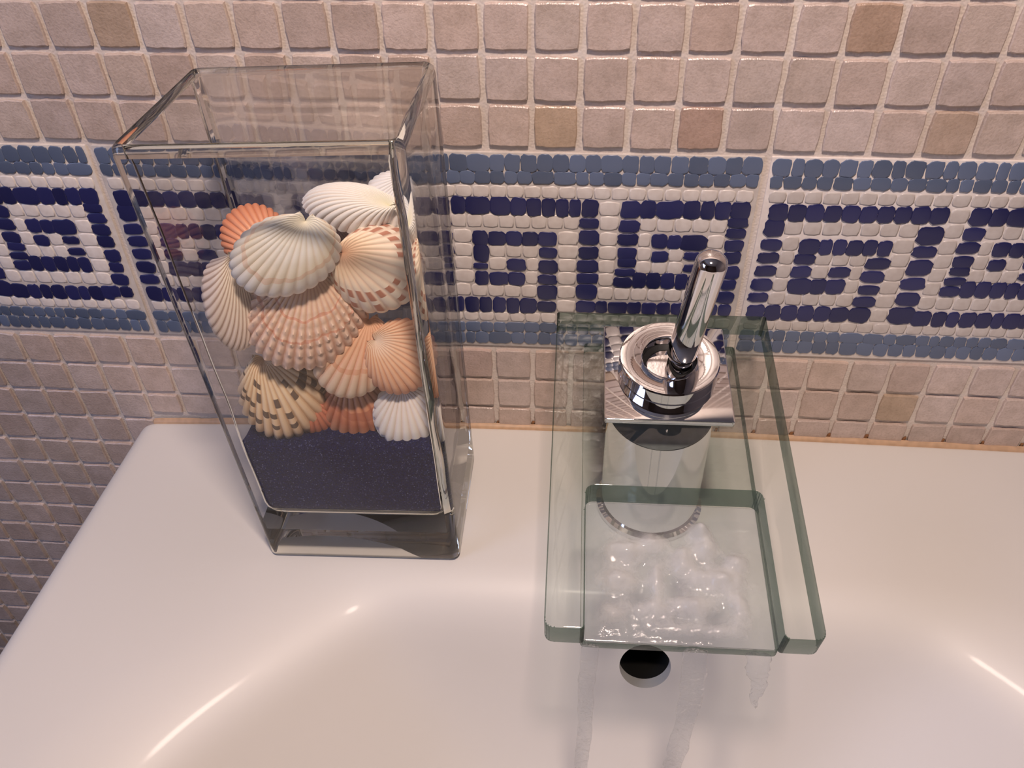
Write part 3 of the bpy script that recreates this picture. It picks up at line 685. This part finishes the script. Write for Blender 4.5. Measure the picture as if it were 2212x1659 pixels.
def shl(r, g, b_):
    c = [v * 1.30 for v in lin(r, g, b_)[:3]]; y = sum(c) / 3
    return tuple(min(0.92, v * 0.84 + y * 0.16) for v in c) + (1.0,)
SHELL_LOOK = {
 'white': dict(stops=[(0.0, shl(232, 216, 190)), (0.5, shl(236, 226, 208)), (0.75, shl(230, 212, 188)), (1.0, shl(238, 228, 214))], valley=shl(206, 176, 146), valley_amt=0.22, band=shl(214, 180, 148), band_at=(0.8,)),
 'orange_back': dict(stops=[(0.0, shl(206, 140, 104)), (0.5, shl(222, 158, 118)), (1.0, shl(196, 120, 82))], valley=shl(186, 112, 76), valley_amt=0.4, band=shl(228, 180, 148), band_at=(0.4, 0.62)),
 'greyleft': dict(stops=[(0.0, shl(238, 226, 208)), (0.45, shl(228, 210, 188)), (1.0, shl(222, 204, 192))], valley=shl(176, 146, 126), valley_amt=0.7),
 'beaded': dict(stops=[(0.0, shl(228, 180, 146)), (0.5, shl(232, 192, 162)), (1.0, shl(226, 190, 168))], valley=shl(196, 140, 112), valley_amt=0.4, band=shl(206, 130, 92), band_at=(0.55, 0.74), band_w=0.012),
 'spotted': dict(stops=[(0.0, shl(224, 172, 130)), (0.35, shl(232, 196, 162)), (0.7, shl(234, 208, 186)), (1.0, shl(234, 210, 194))], valley=shl(214, 170, 140), valley_amt=0.3, spot=shl(166, 92, 58), spot_rows=((0.74, 0.055, 0.12), (0.91, 0.035, 0.2))),
 'whitetop': dict(stops=[(0.0, shl(240, 220, 192)), (0.5, shl(240, 228, 212)), (1.0, shl(238, 230, 224))], valley=shl(222, 196, 170), valley_amt=0.3),
 'whiteupright': dict(stops=[(0.0, shl(240, 232, 224)), (1.0, shl(240, 230, 218))], valley=shl(226, 206, 186), valley_amt=0.25),
 'speckled': dict(stops=[(0.0, shl(226, 192, 152)), (0.5, shl(230, 200, 160)), (1.0, shl(222, 190, 150))], valley=shl(190, 148, 108), valley_amt=0.45, spot=shl(74, 54, 44), spot_on='all', spot_rows=((0.45, 0.030, 0.74), (0.60, 0.036, 0.64), (0.74, 0.022, 0.5), (0.86, 0.02, 0.55))),
 'apricot': dict(stops=[(0.0, shl(222, 166, 120)), (0.6, shl(228, 178, 140)), (1.0, shl(234, 200, 170))], valley=shl(206, 146, 108), valley_amt=0.5, band=shl(212, 146, 100), band_at=(0.7,)),
 'peach': dict(stops=[(0.0, shl(236, 206, 182)), (0.4, shl(228, 182, 140)), (0.85, shl(226, 172, 132)), (1.0, shl(196, 124, 88))], valley=shl(204, 138, 98), valley_amt=0.55),
 'rust': dict(stops=[(0.0, shl(220, 168, 130)), (0.5, shl(206, 142, 98)), (0.78, shl(184, 106, 68)), (1.0, shl(214, 160, 118))], valley=shl(164, 88, 52), valley_amt=0.6, band=shl(166, 90, 56), band_at=(0.66,), band_w=0.05),
 'whitelow': dict(stops=[(0.0, shl(226, 210, 198)), (1.0, shl(238, 224, 212))], valley=shl(214, 192, 178), valley_amt=0.4),
 'brownlow': dict(stops=[(0.0, shl(196, 120, 84)), (1.0, shl(186, 106, 74))], valley=shl(150, 80, 52), valley_amt=0.5),
 'brownback': dict(stops=[(0.0, shl(150, 96, 72)), (1.0, shl(134, 82, 62))], valley=shl(104, 62, 46), valley_amt=0.5),
}
SHELLS = [
 ('white',(-0.0875,-0.0762,0.0031),(1.040,0.278,0.241),0.0400,0.0343,0.30),
 ('orange_back',(-0.1090,-0.0638,-0.0260),(-1.020,0.487,-2.427),0.0274,0.0274,0.00),
 ('greyleft',(-0.1281,-0.0759,-0.0172),(1.085,0.277,0.834),0.0243,0.0409,0.00),
 ('beaded',(-0.0934,-0.0685,-0.0241),(0.984,0.119,0.313),0.0497,0.0456,0.10),
 ('spotted',(-0.0793,-0.0696,-0.0165),(0.791,-0.752,0.875),0.0390,0.0380,-0.10),
 ('whitetop',(-0.0578,-0.0555,-0.0107),(-0.361,0.436,-1.591),0.0199,0.0377,0.00),
 ('whiteupright',(-0.0512,-0.0451,0.0065),(1.012,0.569,-0.073),0.0240,0.0260,0.00),
 ('speckled',(-0.1235,-0.0749,-0.0701),(0.851,-0.367,0.748),0.0420,0.0420,0.10),
 ('apricot',(-0.0695,-0.0670,-0.0514),(0.839,0.474,-0.052),0.0348,0.0401,0.00),
 ('peach',(-0.0681,-0.0774,-0.0570),(0.700,-0.662,0.897),0.0342,0.0315,0.00),
 ('rust',(-0.0848,-0.0671,-0.0833),(0.850,-0.237,0.532),0.0426,0.0370,0.00),
 ('whitelow',(-0.0570,-0.0765,-0.0833),(0.851,-0.030,0.295),0.0306,0.0306,0.00),
 ('brownlow',(-0.1020,-0.0824,-0.0903),(0.836,-0.286,0.655),0.0210,0.0177,0.00),
 ('brownback',(-0.0872,-0.0473,-0.0147),(1.063,0.157,0.252),0.0167,0.0188,0.00),

]
SHELL_KW = {'white': dict(ribs=22, dome=0.36, amp=0.030), 'beaded': dict(ribs=28, dome=0.34, amp=0.024, bead=0.040, nbead=9), 'spotted': dict(ribs=20, dome=0.36, amp=0.026),
            'speckled': dict(ribs=24, dome=0.40, amp=0.040, bead=0.008, nbead=12), 'greyleft': dict(ribs=30, dome=0.34, amp=0.022, ribw=0.6), 'peach': dict(ribs=24, dome=0.36, amp=0.032),
            'rust': dict(ribs=20, dome=0.40, amp=0.048), 'apricot': dict(ribs=20, dome=0.34, amp=0.034), 'whitelow': dict(ribs=18, dome=0.30, amp=0.045), 'whitetop': dict(ribs=28, dome=0.42, amp=0.022),
            'orange_back': dict(ribs=24, amp=0.034), 'whiteupright': dict(ribs=24, amp=0.020), 'brownlow': dict(ribs=18, amp=0.045)}
SHELL_LABEL = {'white': 'large cream white cockle shell at the front of the heap, upper middle', 'orange_back': 'small orange cockle shell peeping out behind the large cream one',
 'greyleft': 'greyish white finely ribbed shell against the left side of the vase', 'beaded': 'biggest pinkish shell with beaded ribs in the middle of the heap',
 'spotted': 'pale shell with red-brown spots along its edge at the right', 'whitetop': 'white shell lying on top of the heap below the upright one',
 'whiteupright': 'white shell standing upright at the very top right of the heap', 'speckled': 'cream shell with dark brown speckles resting on the sand at the left',
 'apricot': 'apricot coloured shell tucked under the beaded one', 'peach': 'peach fan-shaped shell with a brown edge by the right glass wall',
 'rust': 'rusty brown banded shell resting on the sand below the apricot one', 'whitelow': 'white shell half on the sand in the lower right corner of the vase',
 'brownlow': 'small red-brown shell peeping out under the dark-speckled one', 'brownback': 'dark brown shell in the gap behind the cream and the spotted shells'}
for nm, loc, rot, w, h, sk in SHELLS:
    kw = dict(ribs=24); kw.update(SHELL_KW.get(nm, {}))
    me = shell_mesh('cockle_shell', w, h, sk, **kw)
    o = link('cockle_shell', me, m_shell('shell_' + nm, ribs=kw['ribs'], **SHELL_LOOK[nm]), None, loc, rot)
    tag(o, SHELL_LABEL[nm], 'shell', 'cockle shells in the glass vase')

# ------------------------------------------------------------------ glass waterfall tap
TAP_ROT = Matrix(((0.9999, -0.0105, -0.0038), (0.0096, 0.9848, -0.1735), (0.0056, 0.1735, 0.9848))).to_euler()
TAP_LOC = Vector((0.0668, -0.0200, -0.0784))
TAPM = Matrix.Translation(TAP_LOC) @ TAP_ROT.to_matrix().to_4x4()
tap = empty('glass_tap', TAP_LOC, TAP_ROT)
tag(tap, 'waterfall basin tap with a green-edged glass spout plate and chrome lever', 'tap')
M_PLATE = m_clear('clear_plate_glass', (0.925, 0.945, 0.935, 1))
M_EDGE = m_glass_edge('green_glass_edge', (0.42, 0.51, 0.46, 1), (0.13, 0.185, 0.155, 1), 0.5)
def edged(me):
    me.materials.append(M_PLATE); me.materials.append(M_EDGE)
    for p in me.polygons: p.material_index = 0 if abs(p.normal.z) > 0.9 else 1
    return me
hw = 0.0527; FY = -0.170; NB = -0.105; NW = 0.0372
outline = round_poly([(-hw, 0), (-hw, FY), (-NW, FY), (-NW, NB), (NW, NB), (NW, FY), (hw, FY), (hw, 0)], [0.001, 0.004, 0.0015, 0.004, 0.004, 0.0015, 0.004, 0.001], 5)
link('spout_plate', edged(prism('spout_plate', outline, -0.0140, 0.0, 0.0007, 2, 35)), None, tap)
low = round_poly([(-0.0385, -0.008), (-0.0385, FY + 0.0015), (0.0385, FY + 0.0015), (0.0385, -0.008)], 0.002, 4)
link('water_tray', edged(prism('water_tray', low, -0.0212, -0.0144, 0.0005, 2, 35)), None, tap)
sq = round_poly([(-0.0292, -0.0128), (-0.0292, -0.0716), (0.0292, -0.0716), (0.0292, -0.0128)], 0.0012, 3)
link('mounting_plate', prism('mounting_plate', sq, 0.0002, 0.0034, 0.0004, 2, 35), M_CHROME, tap)
CY = -0.0452
prof = [(0, 0.0036), (0.0222, 0.0036), (0.0229, 0.0042), (0.0229, 0.0095), (0.0222, 0.0100), (0.0229, 0.0105), (0.0229, 0.0163), (0.0224, 0.0170), (0.0132, 0.0170), (0.0125, 0.0166), (0.0123, 0.0160),
        (0.0123, 0.0100), (0.0100, 0.0098), (0.0098, 0.0106), (0.0, 0.0106)]
hub = link('lever_hub', lathe('lever_hub', prof, 72, 35), M_CHROME, tap, (0.0, CY, 0))
gap = link('hub_gasket', lathe('hub_gasket', [(0.0101, 0.01002), (0.01225, 0.01002), (0.01225, 0.0125), (0.0101, 0.0108), (0.0101, 0.01002)], 48, 35), m_plain('black_rubber', (0.01, 0.01, 0.01, 1), 0.5), hub)
# the lever: a rounded rod on a short neck, leaning to the right
b0 = Vector((0.0050, -0.0462, 0.0215)); b1 = Vector((0.0104, -0.0452, 0.0735)); ax = b1 - b0; Ln = ax.length; R_ = 0.0067
prof = [(0, -R_ * 0.9)] + [(R_ * math.sin(a), -R_ * 0.9 * math.cos(a)) for a in [i / 8 * math.pi / 2 for i in range(1, 9)]]
prof += [(R_, Ln * 0.5), (R_, Ln)] + [(R_ * math.cos(a), Ln + R_ * 0.75 * math.sin(a)) for a in [i / 8 * math.pi / 2 for i in range(1, 8)]] + [(0, Ln + R_ * 0.75)]
lev = link('lever', lathe('lever', prof, 40), M_CHROME, tap, b0, ax.to_track_quat('Z', 'Y').to_euler())
link('lever_neck', lathe('lever_neck', [(0, -0.0125), (0.0058, -0.0125), (0.0058, -0.004), (0.0052, -0.0015), (0, -0.0015)], 32, 40), M_CHROME, lev, (-0.0012, 0, 0))
# chrome column between plate and basin, upright in the world
cx, cy = (TAPM @ Vector((0, -0.040, 0))).xy
zd = deck(cx)
inv = TAPM.inverted()
nz = TAPM.to_3x3() @ Vector((0, 0, 1)); p0 = TAPM @ Vector((0, -0.040, -0.0216))
def under(x, y): return p0.z - ((x - p0.x) * nz.x + (y - p0.y) * nz.y) / nz.z          # underside of the tray
bm = bmesh.new(); rings = []; seg = 64
for r, z in ((0.0285, zd + 0.0003), (0.0285, zd + 0.0030), (0.0262, zd + 0.0038), (0.0262, None)):
    rings.append([bm.verts.new((cx + r * math.cos(t), cy + r * math.sin(t), under(cx + r * math.cos(t), cy + r * math.sin(t)) if z is None else z)) for t in [2 * math.pi * i / seg for i in range(seg)]])
for ra, rb in zip(rings, rings[1:]):
    for i in range(seg): bm.faces.new((ra[i], ra[(i + 1) % seg], rb[(i + 1) % seg], rb[i]))
bm.faces.new(rings[0][::-1]); bm.faces.new(rings[-1])
V = []; F = []  # added grey disc hides the dark reflection in the column's top
for dz in (0.00005, 0.00025):
    for i in range(seg):
        t = 2 * math.pi * i / seg; x, y = cx + 0.0258 * math.cos(t), cy + 0.0258 * math.sin(t); V.append((x, y, under(x, y) + dz))
F = [tuple(range(seg - 1, -1, -1)), tuple(range(seg, 2 * seg))] + [(i, (i + 1) % seg, seg + (i + 1) % seg, seg + i) for i in range(seg)]
cover = link('column_cover', mesh('column_cover', V, F, False), m_plain('grey_cover', (0.36, 0.34, 0.36, 1), 0.5), tap); cover.matrix_parent_inverse = inv
colm = link('column', bm_mesh('column', bm, True, 35), M_CHROME, tap); colm.matrix_parent_inverse = inv

# ------------------------------------------------------------------ running water
M_WATER = m_water('running_water', 0.10, 0.66, 0.22); M_FALL = m_water('falling_water', 0.09, 0.09, 1.0)
water = empty('running_water', TAPM @ Vector((0, -0.14, -0.0142)), TAP_ROT)
tag(water, 'clear water welling up over the glass spout and falling into the basin', 'water', kind='stuff')
BUMPS = [(-0.021, -0.130, .0075, .0055, .0048), (-0.009, -0.126, .0055, .0045, .0042), (0.011, -0.120, .0038, .0038, .0070), (0.013, -0.128, .0050, .0050, .0048), (0.003, -0.134, .0050, .0065, .0042),
         (-0.023, -0.144, .0070, .0055, .0044), (0.016, -0.142, .0095, .0050, .0048), (0.006, -0.153, .0075, .0045, .0042), (0.025, -0.134, .0050, .0045, .0042), (0.024, -0.153, .0050, .0075, .0030),
         (-0.010, -0.155, .0080, .0050, .0026), (-0.026, -0.158, .0060, .0050, .0026), (-0.008, -0.142, .0030, .0075, .0036), (0.000, -0.163, .0120, .0035, .0018), (0.018, -0.163, .0080, .0035, .0020)]
def water_h(x, y):
    h = 0.0011
    for bx, by, sx, sy, a in BUMPS: h += a * 1.25 * math.exp(-((x - bx) / sx) ** 2 - ((y - by) / sy) ** 2)
    k = min(max((-0.112 - y) / 0.012, 0), 1) * min(max((y + 0.1685) / 0.01, 0.25), 1)
    h += k * (0.0011 * noise.noise((x * 170, y * 170, 1)) + 0.0011 * abs(noise.noise((x * 95, y * 95, 4))) + 0.0005 * noise.noise((x * 420, y * 420, 2)))
    edge = min(1, (0.0366 - abs(x)) / 0.004)
    return max(0.0004, h * (0.45 + 0.55 * max(edge, 0)))
nxw, nyw = 90, 80
wx = np.linspace(-0.0366, 0.0366, nxw); wy = np.linspace(-0.1690, -0.1056, nyw)
off = Vector((0, -0.14, -0.0142))
V = [(x, y - off.y, water_h(x, y)) for y in wy for x in wx] + [(x, y - off.y, 0.0001) for y in wy for x in wx]
n = nxw * nyw; F = []
for j in range(nyw - 1):
    for i in range(nxw - 1):
        a = j * nxw + i; F.append((a, a + 1, a + nxw + 1, a + nxw)); F.append((n + a, n + a + nxw, n + a + nxw + 1, n + a + 1))
for i in range(nxw - 1):
    F.append((i + 1, i, n + i, n + i + 1)); a = (nyw - 1) * nxw + i; F.append((a, a + 1, n + a + 1, n + a))
for j in range(nyw - 1):
    a = j * nxw; F.append((a, a + nxw, n + a + nxw, n + a)); a = j * nxw + nxw - 1; F.append((a + nxw, a, n + a, n + a + nxw))
link('water_sheet', mesh('water_sheet', V, F), M_WATER, water)

def stream(name, x0, wtop, wbot, seed, length):
    """a thin wavering ribbon of falling water starting at the tray lip"""
    p0 = TAPM @ Vector((x0, FY - 0.0002, -0.0150)); bm = bmesh.new(); prev = None; ns = 60; seg = 14
    for k in range(ns + 1):
        t = k / ns; z = p0.z - length * t; y = p0.y - 0.012 * math.sqrt(t); x = p0.x + 0.002 * noise.noise((seed, t * 3, 0))
        wd = (wtop + (wbot - wtop) * t) * (1 + 0.25 * noise.noise((seed + 3, t * 9, 1))); th = 0.0011 * (1 + 0.5 * noise.noise((seed + 9, t * 14, 2)))
        rg = []
        for i in range(seg):
            a = 2 * math.pi * i / seg; q = 1 + 0.22 * noise.noise((math.cos(a) * 2 + seed, math.sin(a) * 2, t * 22))
            rg.append(bm.verts.new((x + wd * math.cos(a) * q, y + th * math.sin(a) * q + 0.0012 * noise.noise((math.cos(a) * 1.5, t * 11, seed)), z)))
        if prev:
            for i in range(seg): bm.faces.new((prev[i], prev[(i + 1) % seg], rg[(i + 1) % seg], rg[i]))
        else: bm.faces.new(rg[::-1])
        prev = rg
    bm.faces.new(prev)
    o = link(name, bm_mesh(name, bm), M_FALL, water)
    o.matrix_parent_inverse = (Matrix.Translation(TAPM @ Vector((0, -0.14, -0.0142))) @ TAP_ROT.to_matrix().to_4x4()).inverted()
    return o
stream('water_stream', -0.0345, 0.0034, 0.0026, 1, 0.160)
stream('water_stream', 0.006, 0.0050, 0.0026, 5, 0.160)
stream('water_stream', 0.0300, 0.0050, 0.0010, 8, 0.016)
